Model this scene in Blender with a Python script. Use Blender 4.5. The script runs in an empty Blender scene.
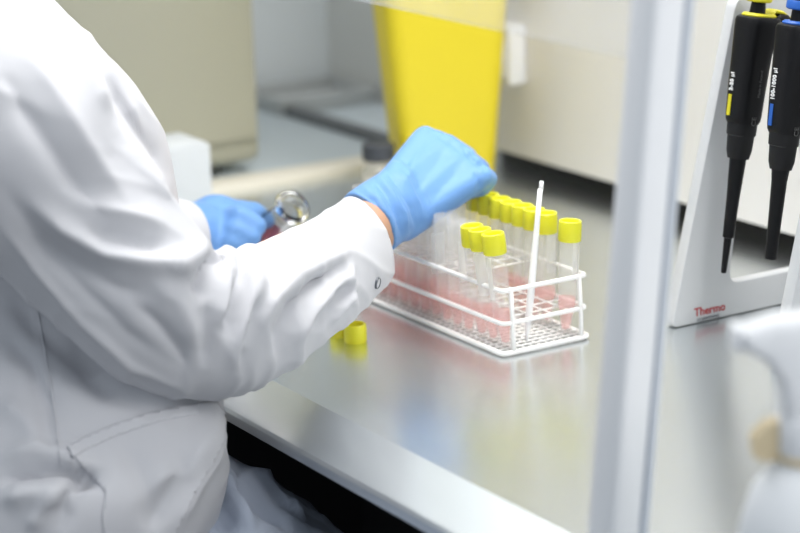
import bpy, bmesh, math, random
import numpy as np
from mathutils import Vector, Matrix
from mathutils.bvhtree import BVHTree
random.seed(7)
SC = bpy.context.scene
COL = SC.collection

# ------------------------------------------------------------------ camera
F_PX = 2262.4
CAM = np.array([-0.93998, -1.39060, 0.52651])
CR = np.array([0.8491919, -0.52726203, -0.02945947])
CU = np.array([0.16124725, 0.20577029, 0.96522428])
CF = np.array([0.50286423, 0.8244109, -0.25975802])
cam_data = bpy.data.cameras.new('camera')
cam = bpy.data.objects.new('camera', cam_data)
COL.objects.link(cam)
M = Matrix.Identity(4)
for i in range(3):
    M[i][0], M[i][1], M[i][2], M[i][3] = CR[i], CU[i], -CF[i], CAM[i]
cam.matrix_world = M
cam_data.sensor_width = 36.0
cam_data.lens = F_PX * 36.0 / 800.0
cam_data.clip_start = 0.05
cam_data.dof.use_dof = True
cam_data.dof.focus_distance = 1.70
cam_data.dof.aperture_fstop = 4.2
SC.camera = cam

# ------------------------------------------------------------------ world, lights, exposure
w = bpy.data.worlds.new('world'); SC.world = w; w.use_nodes = True
w.node_tree.nodes['Background'].inputs[0].default_value = (0.84, 0.92, 1.0, 1)
w.node_tree.nodes['Background'].inputs[1].default_value = 0.56
SC.view_settings.view_transform = 'Standard'
SC.view_settings.look = 'None'
SC.view_settings.gamma = 1.0
SC.view_settings.exposure = 0.12
SC.view_settings.use_curve_mapping = False
SC.cycles.transparent_max_bounces = 64
SC.cycles.max_bounces = 10

def area(name, loc, target, sx, sy, power, color):
    l = bpy.data.lights.new(name, 'AREA'); l.shape = 'RECTANGLE'; l.size = sx; l.size_y = sy
    l.energy = power; l.color = color
    o = bpy.data.objects.new(name, l); COL.objects.link(o); o.location = loc
    d = Vector(target) - Vector(loc)
    o.rotation_euler = d.to_track_quat('-Z', 'Y').to_euler()
    return o
area('cabinet_lamp', (0.19, 0.05, 0.85), (0.19, 0.05, 0.0), 1.5, 0.34, 7.2, (1.0, 0.985, 0.955)).data.spread = 1.85
area('fill_panel', (0.3, -2.0, 1.80), (0.0, -0.2, 0.0), 1.2, 1.2, 33.0, (1.0, 0.98, 0.96))  # unseen panel, placed to brighten the post and spray bottle
area('fill_panel', (0.05, 0.80, 1.70), (0.1, 0.95, 0.0), 0.7, 0.4, 6.0, (1.0, 0.98, 0.96))  # unseen panel, added to light the far wall and side bench

# ------------------------------------------------------------------ helpers
def ray(u, v):
    return CF + CR * (u - 400) / F_PX - CU * (v - 266.5) / F_PX
def at(u, v, dep):
    return CAM + dep * ray(u, v)
def hit(u, v, axis, val):
    d = ray(u, v); return CAM + (val - CAM[axis]) / d[axis] * d
def proj(X):
    d = np.asarray(X, float) - CAM
    z = d @ CF
    return np.stack([400 + F_PX * (d @ CR) / z, 266.5 - F_PX * (d @ CU) / z], -1)

def nodes(mat):
    mat.use_nodes = True
    return mat.node_tree, mat.node_tree.nodes['Principled BSDF']
MATS = {}
def mat(name, color, rough=0.5, metal=0.0, spec=0.5, trans=0.0, ior=1.45, bump=None, var=None, coat=0.0, sheen=0.0, sss=0.0):
    m = bpy.data.materials.new(name); nt, b = nodes(m)
    b.inputs['Base Color'].default_value = (*color, 1)
    b.inputs['Roughness'].default_value = rough
    b.inputs['Metallic'].default_value = metal
    b.inputs['Specular IOR Level'].default_value = spec
    b.inputs['Transmission Weight'].default_value = trans
    b.inputs['IOR'].default_value = ior
    b.inputs['Coat Weight'].default_value = coat
    b.inputs['Sheen Weight'].default_value = sheen
    if sss:
        b.inputs['Subsurface Weight'].default_value = sss
        b.inputs['Subsurface Radius'].default_value = (0.006, 0.004, 0.003)
    tc = nt.nodes.new('ShaderNodeTexCoord')
    if var:   # (scale, amount)
        n = nt.nodes.new('ShaderNodeTexNoise'); n.inputs['Scale'].default_value = var[0]; n.inputs['Detail'].default_value = 4
        nt.links.new(tc.outputs['Object'], n.inputs['Vector'])
        mx = nt.nodes.new('ShaderNodeMixRGB'); mx.blend_type = 'MULTIPLY'; mx.inputs[0].default_value = 1
        r = nt.nodes.new('ShaderNodeMapRange'); r.inputs[3].default_value = 1 - var[1]; r.inputs[4].default_value = 1.0
        nt.links.new(n.outputs['Fac'], r.inputs[0])
        mx.inputs[1].default_value = (*color, 1)
        nt.links.new(r.outputs[0], mx.inputs[2]); nt.links.new(mx.outputs[0], b.inputs['Base Color'])
    if bump:  # list of (scale, strength, distance)
        prev = None
        for sc, st, di in bump:
            n = nt.nodes.new('ShaderNodeTexNoise'); n.inputs['Scale'].default_value = sc; n.inputs['Detail'].default_value = 3
            nt.links.new(tc.outputs['Object'], n.inputs['Vector'])
            bp = nt.nodes.new('ShaderNodeBump'); bp.inputs['Strength'].default_value = st; bp.inputs['Distance'].default_value = di
            nt.links.new(n.outputs['Fac'], bp.inputs['Height'])
            if prev: nt.links.new(prev.outputs[0], bp.inputs['Normal'])
            prev = bp
        nt.links.new(prev.outputs[0], b.inputs['Normal'])
    MATS[name] = m
    return m

def clear_mat(name, color, haze, gloss_rough=0.05, fres=1.45, tint=(1, 1, 1)):
    """thin clear plastic or glass: see-through, a fresnel reflection and a little milky haze"""
    m = bpy.data.materials.new(name); m.use_nodes = True; nt = m.node_tree; nt.nodes.clear()
    out = nt.nodes.new('ShaderNodeOutputMaterial')
    tr = nt.nodes.new('ShaderNodeBsdfTransparent'); tr.inputs[0].default_value = (*tint, 1)
    df = nt.nodes.new('ShaderNodeBsdfDiffuse'); df.inputs[0].default_value = (*color, 1)
    tl = nt.nodes.new('ShaderNodeBsdfTranslucent'); tl.inputs[0].default_value = (*color, 1)
    m0 = nt.nodes.new('ShaderNodeMixShader'); m0.inputs[0].default_value = 0.5
    nt.links.new(df.outputs[0], m0.inputs[1]); nt.links.new(tl.outputs[0], m0.inputs[2])
    m1 = nt.nodes.new('ShaderNodeMixShader'); m1.inputs[0].default_value = haze
    nt.links.new(tr.outputs[0], m1.inputs[1]); nt.links.new(m0.outputs[0], m1.inputs[2])
    gl = nt.nodes.new('ShaderNodeBsdfGlossy'); gl.inputs['Roughness'].default_value = gloss_rough
    lw = nt.nodes.new('ShaderNodeLayerWeight'); lw.inputs[0].default_value = 0.5
    pw = nt.nodes.new('ShaderNodeMath'); pw.operation = 'POWER'; pw.inputs[1].default_value = 4.0
    nt.links.new(lw.outputs['Facing'], pw.inputs[0])
    fr = nt.nodes.new('ShaderNodeMath'); fr.operation = 'MULTIPLY_ADD'; fr.inputs[1].default_value = 0.5 * (fres - 1) / .45; fr.inputs[2].default_value = 0.03
    nt.links.new(pw.outputs[0], fr.inputs[0])
    m2 = nt.nodes.new('ShaderNodeMixShader')
    nt.links.new(fr.outputs[0], m2.inputs[0]); nt.links.new(m1.outputs[0], m2.inputs[1]); nt.links.new(gl.outputs[0], m2.inputs[2])
    nt.links.new(m2.outputs[0], out.inputs[0])
    MATS[name] = m
    return m

def empty(name, label=None, cat=None, loc=(0, 0, 0), group=None):
    o = bpy.data.objects.new(name, None); COL.objects.link(o); o.location = loc
    o.empty_display_size = 0.02
    return tag(o, label, cat, group)
def tag(o, label=None, cat=None, group=None, kind=None):
    if label: o['label'] = label
    if cat: o['category'] = cat
    if group: o['group'] = group
    if kind: o['kind'] = kind
    return o
def link(name, me, m, parent=None, smooth=True, auto=None):
    o = bpy.data.objects.new(name, me); COL.objects.link(o)
    if m is not None: me.materials.append(MATS[m] if isinstance(m, str) else m)
    if smooth:
        me.polygons.foreach_set('use_smooth', [True] * len(me.polygons))
        if auto is not None:
            try: me.set_sharp_from_angle(angle=math.radians(auto))
            except Exception: pass
    if parent is not None: o.parent = parent
    return o
def bm_mesh(name, bm):
    me = bpy.data.meshes.new(name); bm.normal_update(); bm.to_mesh(me); bm.free(); return me
def pd(name, verts, faces):
    me = bpy.data.meshes.new(name); me.from_pydata([tuple(map(float, v)) for v in verts], [], [tuple(map(int, f)) for f in faces]); me.update(); return me

def box_bm(lo, hi, bev=0.0, seg=2, bm=None):
    b = bmesh.new()
    c = [(lo[i] + hi[i]) / 2 for i in range(3)]; s = [abs(hi[i] - lo[i]) for i in range(3)]
    bmesh.ops.create_cube(b, size=1.0, matrix=Matrix.Translation(c) @ Matrix.Diagonal((*s, 1)))
    if bev > 0:
        bmesh.ops.bevel(b, geom=b.edges[:], offset=bev, segments=seg, profile=0.5, affect='EDGES')
    if bm is None: return b
    me = bpy.data.meshes.new('tmp'); b.to_mesh(me); b.free(); bm.from_mesh(me); bpy.data.meshes.remove(me); return bm
def box(name, lo, hi, m, parent=None, bev=0.0, seg=2):
    return link(name, bm_mesh(name, box_bm(lo, hi, bev, seg)), m, parent, smooth=bev > 0, auto=40)

def lathe_geo(prof, n=24, M4=None, cap=True):
    """prof: list of (r, z); closed when r = 0 at an end"""
    verts, faces = [], []
    rows = []
    for r, z in prof:
        if r <= 1e-6:
            rows.append([len(verts)]); verts.append((0, 0, z))
        else:
            rows.append(list(range(len(verts), len(verts) + n)))
            for i in range(n):
                a = 2 * math.pi * i / n; verts.append((r * math.cos(a), r * math.sin(a), z))
    for A, B in zip(rows[:-1], rows[1:]):
        for i in range(n):
            j = (i + 1) % n
            if len(A) == 1 and len(B) == 1: continue
            if len(A) == 1: faces.append((A[0], B[j], B[i])[::-1] if False else (A[0], B[i], B[j])[::-1])
            elif len(B) == 1: faces.append((A[i], A[j], B[0]))
            else: faces.append((A[i], A[j], B[j], B[i]))
    if M4 is not None: verts = [tuple(M4 @ Vector(v)) for v in verts]
    return verts, faces
def lathe(name, prof, m, parent=None, n=24, M4=None, auto=35):
    v, f = lathe_geo(prof, n, M4)
    return link(name, pd(name, v, f), m, parent, True, auto)

def tube_geo(pts, rad, n=8, closed=False):
    P = [Vector(p) for p in pts]; N = len(P)
    R = rad if isinstance(rad, (list, tuple, np.ndarray)) else [rad] * N
    verts, faces = [], []
    prev = None
    for i in range(N):
        if closed: t = (P[(i + 1) % N] - P[i - 1])
        else: t = P[min(i + 1, N - 1)] - P[max(i - 1, 0)]
        t.normalize()
        if prev is None:
            a = Vector((0, 0, 1)) if abs(t.z) < 0.9 else Vector((1, 0, 0))
            e1 = (a - t * a.dot(t)).normalized()
        else:
            e1 = (prev - t * prev.dot(t)).normalized()
        prev = e1; e2 = t.cross(e1)
        for k in range(n):
            a = 2 * math.pi * k / n
            verts.append(P[i] + (e1 * math.cos(a) + e2 * math.sin(a)) * R[i])
    for i in range(N if closed else N - 1):
        j = (i + 1) % N
        for k in range(n):
            l = (k + 1) % n
            faces.append((i * n + k, i * n + l, j * n + l, j * n + k))
    if not closed:
        faces.append(tuple(range(n))[::-1]); faces.append(tuple((N - 1) * n + k for k in range(n)))
    return verts, faces
def tube(name, pts, rad, m, parent=None, n=8, closed=False):
    v, f = tube_geo(pts, rad, n, closed)
    return link(name, pd(name, v, f), m, parent)
def joined(name, geos, m, parent=None, auto=None):
    V, Fc = [], []
    for v, f in geos:
        o = len(V); V += list(v); Fc += [tuple(i + o for i in q) for q in f]
    return link(name, pd(name, V, Fc), m, parent, True, auto)

def prism_bm(outer, thick, holes=(), plane='xz'):
    """flat plate from an outline with holes, in the XZ plane, extruded along +Y by thick"""
    bm = bmesh.new()
    def loop(pts):
        vs = [bm.verts.new((p[0], 0, p[1])) for p in pts]
        return [bm.edges.new((vs[i], vs[(i + 1) % len(vs)])) for i in range(len(vs))]
    es = loop(outer)
    for h in holes: es += loop(h)
    bmesh.ops.triangle_fill(bm, use_beauty=True, use_dissolve=False, edges=es)
    r = bmesh.ops.extrude_face_region(bm, geom=bm.faces[:])
    bmesh.ops.translate(bm, verts=[v for v in r['geom'] if isinstance(v, bmesh.types.BMVert)], vec=(0, thick, 0))
    bmesh.ops.recalc_face_normals(bm, faces=bm.faces[:])
    return bm
def roundpoly(pts, rads, seg=6):
    out = []
    n = len(pts)
    for i in range(n):
        p = Vector(pts[i]); a = Vector(pts[i - 1]); b = Vector(pts[(i + 1) % n])
        r = rads[i] if isinstance(rads, (list, tuple)) else rads
        if r <= 0: out.append(tuple(p)); continue
        d1 = (a - p).normalized(); d2 = (b - p).normalized()
        ang = math.acos(max(-1, min(1, d1.dot(d2))))
        L = min(r / math.tan(ang / 2), (a - p).length * .49, (b - p).length * .49)
        s = p + d1 * L; e = p + d2 * L
        for k in range(seg + 1):
            t = k / seg
            out.append(tuple(s * (1 - t) ** 2 + p * 2 * t * (1 - t) + e * t * t))
    return out
def rrect(x0, x1, y0, y1, r, seg=5):
    return roundpoly([(x0, y0), (x1, y0), (x1, y1), (x0, y1)], r, seg)

def text_mesh(name, s, size, m, M4, parent=None, ext=0.0002, align='LEFT', space=1.0, bold=0.0):
    cu = bpy.data.curves.new(name, 'FONT'); cu.body = s; cu.size = size; cu.extrude = ext; cu.align_x = align
    cu.space_character = space; cu.offset = bold; cu.resolution_u = 3
    o = bpy.data.objects.new(name, cu); COL.objects.link(o)
    bpy.context.view_layer.update()
    me = bpy.data.meshes.new_from_object(o.evaluated_get(bpy.context.evaluated_depsgraph_get()))
    bpy.data.objects.remove(o)
    me.transform(M4)
    return link(name, me, m, parent, smooth=False)

# ------------------------------------------------------------------ materials
def steel():
    m = bpy.data.materials.new('brushed_steel'); nt, b = nodes(m)
    b.inputs['Metallic'].default_value = 1.0
    tc = nt.nodes.new('ShaderNodeTexCoord'); mp = nt.nodes.new('ShaderNodeMapping')
    mp.inputs['Scale'].default_value = (700, 9, 1)
    n = nt.nodes.new('ShaderNodeTexNoise'); n.inputs['Scale'].default_value = 1.0; n.inputs['Detail'].default_value = 3
    nt.links.new(tc.outputs['Object'], mp.inputs['Vector']); nt.links.new(mp.outputs[0], n.inputs['Vector'])
    r = nt.nodes.new('ShaderNodeMapRange'); r.inputs[3].default_value = 0.25; r.inputs[4].default_value = 0.275
    nt.links.new(n.outputs['Fac'], r.inputs[0]); nt.links.new(r.outputs[0], b.inputs['Roughness'])
    n2 = nt.nodes.new('ShaderNodeTexNoise'); n2.inputs['Scale'].default_value = 7; n2.inputs['Detail'].default_value = 5
    nt.links.new(tc.outputs['Object'], n2.inputs['Vector'])
    cr = nt.nodes.new('ShaderNodeMix'); cr.data_type = 'RGBA'
    cr.inputs[6].default_value = (0.74, 0.775, 0.79, 1); cr.inputs[7].default_value = (0.78, 0.81, 0.82, 1)
    nt.links.new(n2.outputs['Fac'], cr.inputs[0]); nt.links.new(cr.outputs[2], b.inputs['Base Color'])
    MATS['brushed_steel'] = m
steel()
mat('panel_white', (0.91, 0.885, 0.86), 0.45)
mat('post_white', (0.93, 0.94, 0.96), 0.35)
mat('post_grey', (0.72, 0.76, 0.82), 0.4)
mat('cream', (0.80, 0.76, 0.66), 0.5)
mat('black', (0.010, 0.010, 0.011), 0.6)
mat('slot_shade', (0.02, 0.017, 0.015), 0.7)
mat('floor_grey', (0.10, 0.10, 0.11), 0.5, var=(3, .3))
mat('wall_white', (0.82, 0.86, 0.88), 0.7)
mat('wall_warm', (0.70, 0.71, 0.69), 0.7)
mat('bench_blue', (0.60, 0.67, 0.71), 0.4)
mat('machine', (0.50, 0.49, 0.39), 0.45, var=(2.5, .08))
mat('machine_dark', (0.10, 0.10, 0.09), 0.6)
mat('grey_plastic', (0.50, 0.52, 0.52), 0.5)
mat('dark_grey', (0.05, 0.055, 0.065), 0.5)
mat('strip_grey', (0.16, 0.17, 0.18), 0.5)
mat('yellow_bin', (0.78, 0.63, 0.025), 0.42, spec=0.4)
mat('yellow_cap', (0.80, 0.77, 0.03), 0.35, sss=0.25)
mat('white_plastic', (0.86, 0.86, 0.86), 0.35)
mat('wire_white', (0.88, 0.87, 0.85), 0.3)
mat('carton_white', (0.66, 0.69, 0.71), 0.8)
mat('stand_grey', (0.56, 0.57, 0.58), 0.45)
mat('pip_black', (0.006, 0.006, 0.007), 0.42, spec=.25, bump=[(900, .12, .0006)])
mat('pip_grey', (0.012, 0.012, 0.013), 0.5, spec=.25)
mat('yellow_trim', (0.62, 0.56, 0.02), 0.4)
mat('blue_trim', (0.02, 0.11, 0.45), 0.4)
mat('text_white', (0.85, 0.85, 0.85), 0.6)
mat('text_dim', (0.10, 0.10, 0.10), 0.6)
mat('text_red', (0.42, 0.03, 0.035), 0.5)
mat('text_grey', (0.16, 0.17, 0.19), 0.5)
mat('skin', (0.50, 0.29, 0.19), 0.5, sss=0.15, bump=[(600, .1, .0006)])
mat('hair', (0.05, 0.03, 0.02), 0.5)
mat('eye', (0.7, 0.7, 0.7), 0.2)
mat('coat', (0.55, 0.555, 0.585), 0.85, spec=0.2, sheen=0.1, bump=[(30, .15, .004), (1500, .10, .0004)])
mat('coat_trim', (0.55, 0.555, 0.585), 0.85, spec=0.25, bump=[(1500, .10, .0004)])
mat('thread', (0.60, 0.61, 0.64), 0.9)
mat('trousers', (0.33, 0.37, 0.45), 0.9, bump=[(30, .4, .004), (1200, .15, .0005)])
mat('shoe', (0.70, 0.70, 0.70), 0.6)
mat('nitrile', (0.135, 0.295, 0.60), 0.5, spec=0.4, sheen=0.1, bump=[(120, .25, .0015), (700, .15, .0004)])
mat('metal', (0.55, 0.55, 0.56), 0.3, metal=1.0)
mat('snap_metal', (0.16, 0.17, 0.19), 0.35, metal=.6)
mat('spray_white', (0.90, 0.91, 0.93), 0.4)
mat('spray_body', (0.84, 0.86, 0.88), 0.35)
mat('tan', (0.66, 0.55, 0.36), 0.5)
clear_mat('tube_clear', (1.0, 0.99, 0.97), 0.23, 0.08)
mat('flask_clear', (0.97, 0.97, 0.98), 0.02, trans=1.0, ior=1.45)
clear_mat('liquid_pink', (1.0, 0.58, 0.56), 0.30, 0.1, 1.2, (1.0, 0.89, 0.885))
clear_mat('liquid_flask', (0.45, 0.10, 0.16), 0.45, 0.1, 1.2, (0.75, 0.45, 0.55))
clear_mat('label_frost', (0.95, 0.95, 0.95), 0.55, 0.3, 1.2)
clear_mat('sash_glass', (0.85, 0.88, 0.92), 0.11, 0.02)  # pale diffuse haze paints in the reflections on the pane

# ------------------------------------------------------------------ the room
XB = 0.37          # back panel of the cabinet
FLOOR = -0.80
o = box('floor', (-2.6, -2.6, FLOOR - .05), (1.4, 1.3, FLOOR), 'floor_grey'); tag(o, 'dark grey laboratory floor', None, kind='structure')
o = box('wall_left', (-2.6, 1.08, FLOOR), (0.49, 1.14, 1.9), 'wall_white'); tag(o, 'pale bluish white wall behind the side bench', kind='structure')
o = box('wall_back', (0.47, -2.0, FLOOR), (0.53, 1.14, 1.9), 'wall_warm'); tag(o, 'pale grey wall running behind the cabinet', kind='structure')

# ------------------------------------------------------------------ the safety cabinet
cab = empty('safety_cabinet', 'white safety cabinet with brushed steel worktop and a slanted glass sash', 'cabinet', (0, 0, FLOOR))
cab_inv = Matrix.Translation((0, 0, -FLOOR))
def cpart(o):
    o.parent = cab; o.matrix_parent_inverse = cab_inv; return o
YN, YF = -1.25, 0.635
# worktop: section in XZ swept along Y (folded lip at the front)
sec = [(-.211, -.0255), (-.211, -.0185), (-.2095, -.0160), (-.206, -.0142), (-.173, 0.0), (XB + .06, 0.0), (XB + .06, -.012), (-.170, -.012), (-.203, -.0220), (-.203, -.0255)]
bm = bmesh.new()
fr = [bm.verts.new((x, YN, z)) for x, z in sec]; bk = [bm.verts.new((x, YF, z)) for x, z in sec]
n = len(sec)
for i in range(n): bm.faces.new((fr[i], fr[(i + 1) % n], bk[(i + 1) % n], bk[i]))
bm.faces.new(fr[::-1]); bm.faces.new(bk)
bmesh.ops.recalc_face_normals(bm, faces=bm.faces[:])
cpart(link('worktop', bm_mesh('worktop', bm), 'brushed_steel', None, True, 12))['label'] = 'brushed stainless steel worktop with a folded front lip'
cpart(box('back_panel', (XB, YN, .021), (XB + .012, YF, .9), 'panel_white', None, .002))
cpart(box('air_slot', (XB + .06, YN, -.02), (XB + .075, YF, .05), 'slot_shade'))  # near-black slab: the shade inside the slot put into its colour
cpart(box('end_rim', (-.20, .635, -.03), (XB + .06, .674, .009), 'cream', None, .004, 3))
cpart(box('base', (.22, YN, FLOOR), (XB + .06, YF, -.012), 'black'))  # black panel added to keep the space below the worktop dark
cpart(box('side_support', (-.15, .60, FLOOR), (.22, .635, -.03), 'black'))
# slanted front post and sash frame
YP = -.38
pt_top = hit(663, 0, 1, YP); pt_bot = hit(618, 533, 1, YP)
dirp = (pt_top - pt_bot) / (pt_top[2] - pt_bot[2])
foot = pt_bot + dirp * (-.004 - pt_bot[2]); head = pt_bot + dirp * (.75 - pt_bot[2])
def slant_bar(name, dx0, dx1, dy0, dy1, m, bev):
    bm = bmesh.new(); q = []
    for c in (foot, head):
        q.append([bm.verts.new((c[0] + dx, c[1] + dy, c[2])) for dx, dy in ((dx0, dy0), (dx1, dy0), (dx1, dy1), (dx0, dy1))])
    for i in range(4): bm.faces.new((q[0][i], q[0][(i + 1) % 4], q[1][(i + 1) % 4], q[1][i]))
    bm.faces.new(q[0][::-1]); bm.faces.new(q[1])
    bmesh.ops.recalc_face_normals(bm, faces=bm.faces[:])
    bmesh.ops.bevel(bm, geom=bm.edges[:], offset=bev, segments=3, profile=.5, affect='EDGES')
    return cpart(link(name, bm_mesh(name, bm), m, None, True, 40))
slant_bar('front_post', -.0125, .010, -.010, .016, 'post_white', .004)
slant_bar('sash_track', .0103, .0145, -.012, .010, 'post_grey', .0015)
# sash glass in the same slanted plane, its lower edge above the hands
ge = None
def plane_pt(z, y): return np.array([foot[0] + dirp[0] * (z - foot[2]), y, z])
zz = np.linspace(.1, .6, 501)
pp = proj(np.array([plane_pt(z, YP) for z in zz])); zg = float(zz[np.argmin(abs(pp[:, 1] - 64))])
a0, a1, a2, a3 = plane_pt(zg, YP + .016), plane_pt(zg, YF), plane_pt(.75, YF), plane_pt(.75, YP + .016)
nv = np.array([.006, 0, 0])
V = [a0, a1, a2, a3] + [q + nv for q in (a0, a1, a2, a3)]
FQ = [(0, 1, 2, 3), (7, 6, 5, 4), (0, 4, 5, 1), (1, 5, 6, 2), (2, 6, 7, 3), (3, 7, 4, 0)]
cpart(link('sash_glass', pd('sash_glass', V, FQ), 'sash_glass', None, False))

# ------------------------------------------------------------------ beyond the cabinet: side bench and what stands on it
sb = empty('side_bench', 'pale blue-grey bench beyond the far end of the cabinet', 'bench', (0, .88, FLOOR))
def child_at(o, root):
    o.parent = root; o.matrix_parent_inverse = Matrix.Translation(-Vector(root.location)); return o
child_at(box('bench_top', (-.5, .675, -.03), (.468, 1.078, 0.0), 'bench_blue', None, .003), sb)
child_at(box('bench_panel', (-.45, .70, FLOOR), (-.42, 1.05, -.03), 'wall_white'), sb)
child_at(box('bench_panel', (.40, .70, FLOOR), (.43, 1.05, -.03), 'wall_white'), sb)
o = box('bench_dark_strip', (.335, .69, 0.0), (.352, 1.00, .012), 'strip_grey', None, .002)  # plain dark strip laid along the bench for its dark line
tag(o, 'low dark grey strip along the side bench', 'trunking')
tr = empty('storage_tray', 'flat grey plastic tray lying in the corner of the side bench', 'tray', (.40, 1.01, 0))
child_at(box('tray_base', (.33, .955, 0.0), (.465, 1.065, .006), 'grey_plastic', None, .002), tr)
for nm, lo, hi in (('tray_rim', (.33, .955, .006), (.465, .961, .020)), ('tray_rim', (.33, 1.059, .006), (.465, 1.065, .020)), ('tray_rim', (.33, .961, .006), (.336, 1.059, .020)), ('tray_rim', (.459, .961, .006), (.465, 1.059, .020))):
    child_at(box(nm, lo, hi, 'grey_plastic', None, .001), tr)
mc = empty('incubator', 'large beige metal laboratory machine standing on the side bench', 'machine', (0, .85, 0))
child_at(box('body', (-.32, .70, .012), (.168, .98, .62), 'machine', None, .012, 3), mc)
child_at(box('door', (-.30, .692, .040), (.160, .70, .60), 'machine', None, .003, 2), mc)
child_at(box('handle', (.085, .672, .30), (.100, .692, .42), 'machine', None, .004, 2), mc)
for fx in (-.28, .11):
    for fy in (.73, .95):
        child_at(lathe('foot', [(0, 0), (.018, 0), (.018, .012), (0, .012)], 'machine_dark', None, 14, Matrix.Translation((fx, fy, 0))), mc)

# white carton behind the sleeve
ct = empty('tissue_carton', 'plain white carton standing behind the lab coat sleeve', 'carton', (-.01, .56, 0))
child_at(box('carton_body', (-.055, .535, 0), (.024, .600, .078), 'carton_white', None, .002), ct)
child_at(box('carton_flap', (-.054, .538, .078), (.022, .598, .0795), 'carton_white', None, .0005), ct)

# small bottle with dark cap behind the gloved hand
bt = empty('reagent_bottle', 'small pale bottle with a dark screw cap in front of the yellow bin', 'bottle', (.194, .503, 0))
T = Matrix.Translation((.194, .503, 0))
child_at(lathe('bottle_body', [(0, .001), (.016, .001), (.018, .003), (.018, .034), (.013, .041), (.013, .047), (0, .047)], 'tube_clear', None, 28, T), bt)
child_at(lathe('bottle_contents', [(0, .002), (.0165, .003), (.0165, .026), (0, .026)], 'cream', None, 28, T), bt)
child_at(lathe('bottle_cap', [(0, .044), (.0155, .044), (.0165, .0455), (.0165, .058), (.0155, .060), (0, .060)], 'dark_grey', None, 28, T), bt)

# ------------------------------------------------------------------ yellow sharps bin
bn = empty('sharps_bin', 'tall tapered yellow plastic sharps bin against the back panel', 'bin', (.274, .509, 0))
def taper_shell(name, cx, cy, levels, m, parent, rot=0.0, seg=6):
    verts, faces = [], []
    for (hx, hy, r, z) in levels:
        for (x, y) in rrect(-hx, hx, -hy, hy, r, seg):
            verts.append((cx + x * math.cos(rot) - y * math.sin(rot), cy + x * math.sin(rot) + y * math.cos(rot), z))
    N = len(verts) // len(levels)
    for i in range(len(levels) - 1):
        for k in range(N):
            l = (k + 1) % N
            faces.append((i * N + k, i * N + l, (i + 1) * N + l, (i + 1) * N + k))
    faces.append(tuple(range(N))[::-1]); faces.append(tuple((len(levels) - 1) * N + k for k in range(N)))
    return child_at(link(name, pd(name, verts, faces), m, None, True, 45), parent)
BR = -.30
taper_shell('bin_body', .274, .509, [(.045, .030, .016, .0), (.047, .032, .018, .004), (.064, .039, .02, .200), (.069, .043, .02, .262)], 'yellow_bin', bn, BR)
taper_shell('bin_rim', .274, .509, [(.072, .046, .02, .256), (.072, .046, .02, .268)], 'yellow_bin', bn, BR)
taper_shell('bin_lid', .274, .509, [(.064, .041, .02, .268), (.062, .039, .02, .284), (.05, .028, .015, .290)], 'yellow_bin', bn, BR)

# white box fixed to the back panel
sk = empty('wall_socket', 'small white plastic box fixed on the back panel beside the yellow bin', 'socket', (XB, .516, .10))
child_at(box('socket_box', (XB - .022, .496, .100), (XB, .536, .162), 'white_plastic', None, .003), sk)
child_at(box('socket_plate', (XB - .025, .502, .107), (XB - .022, .530, .155), 'white_plastic', None, .001), sk)

# ------------------------------------------------------------------ tube rack
RW, RL, PIT = .080, .2366, .0164
rk = empty('test_tube_rack', 'white coated wire test tube rack with a mesh base', 'rack', (RW / 2, RL / 2, 0))
def ring_pts(z, grow=0.0, r=.006):
    return [(x, y, z) for x, y in rrect(-grow, RW + grow, -grow, RL + grow, r, 4)]
WR = .0019
for z, g in ((.0028, .0012), (.0264, 0.0), (.0528, 0.0)):
    child_at(tube('ring_wire', ring_pts(z, g), WR if z > .01 else .0022, 'wire_white', None, 8, True), rk)
for x in (.0085, RW - .0065):
    for y, s in ((0, -1), (RL, 1)):
        child_at(tube('post_wire', [(x, y + s * .0012, .002), (x, y + s * .0005, .03), (x - .001, y, .0545)], WR, 'wire_white', None, 8), rk)
# mesh base: fine square mesh, one joined part of small wires
g = []
nx, ny = 11, 32
for i in range(nx + 1):
    x = RW * i / nx; g.append(tube_geo([(x, 0, .0028), (x, RL, .0028)], .0010, 5))
for j in range(ny + 1):
    y = RL * j / ny; g.append(tube_geo([(0, y, .0036), (RW, y, .0036)], .0010, 5))
o = child_at(joined('mesh_base', g, 'wire_white'), rk); o['kind'] = 'stuff'
# dividing wires at the two upper levels
for z in (.0264, .0528):
    for i in range(1, 5):
        child_at(tube('divider_wire', [(.016 * i, .0675 if z > .04 else 0, z), (.016 * i, RL, z)], .0007, 'wire_white', None, 6), rk)
    for k in range(1, 14):
        y = .0018 + PIT * k
        if z > .04 and k < 4: continue
        child_at(tube('divider_wire', [(0, y, z - .0012), (RW, y, z - .0012)], .0007, 'wire_white', None, 6), rk)

# ------------------------------------------------------------------ tubes with yellow caps
TR = .0076
body_prof = [(0, .0005), (.0028, .0008), (.0040, .003), (.0064, .019), (TR, .024), (TR + .0002, .080), (TR + .0002, .083), (TR + .0009, .084), (TR + .0009, .0855), (TR, .087), (TR, .0905),
             (TR - .0008, .0905), (TR - .0008, .086)]
def me_of(prof, n, name):
    v, f = lathe_geo(prof, n); me = pd(name, v, f)
    me.polygons.foreach_set('use_smooth', [True] * len(me.polygons))
    try: me.set_sharp_from_angle(angle=math.radians(40))
    except Exception: pass
    return me
ME_body = me_of(body_prof, 20, 'tube_body'); ME_body.materials.append(MATS['tube_clear'])
def liquid_me(lv):
    m = me_of([(0, .0026), (.0028, .0045), (.0052, .019), (TR - .0010, .024), (TR - .0010, lv), (0, lv)], 18, 'liquid'); m.materials.append(MATS['liquid_pink']); return m
ME_liq = [liquid_me(l) for l in (.027, .030, .033)]
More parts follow.
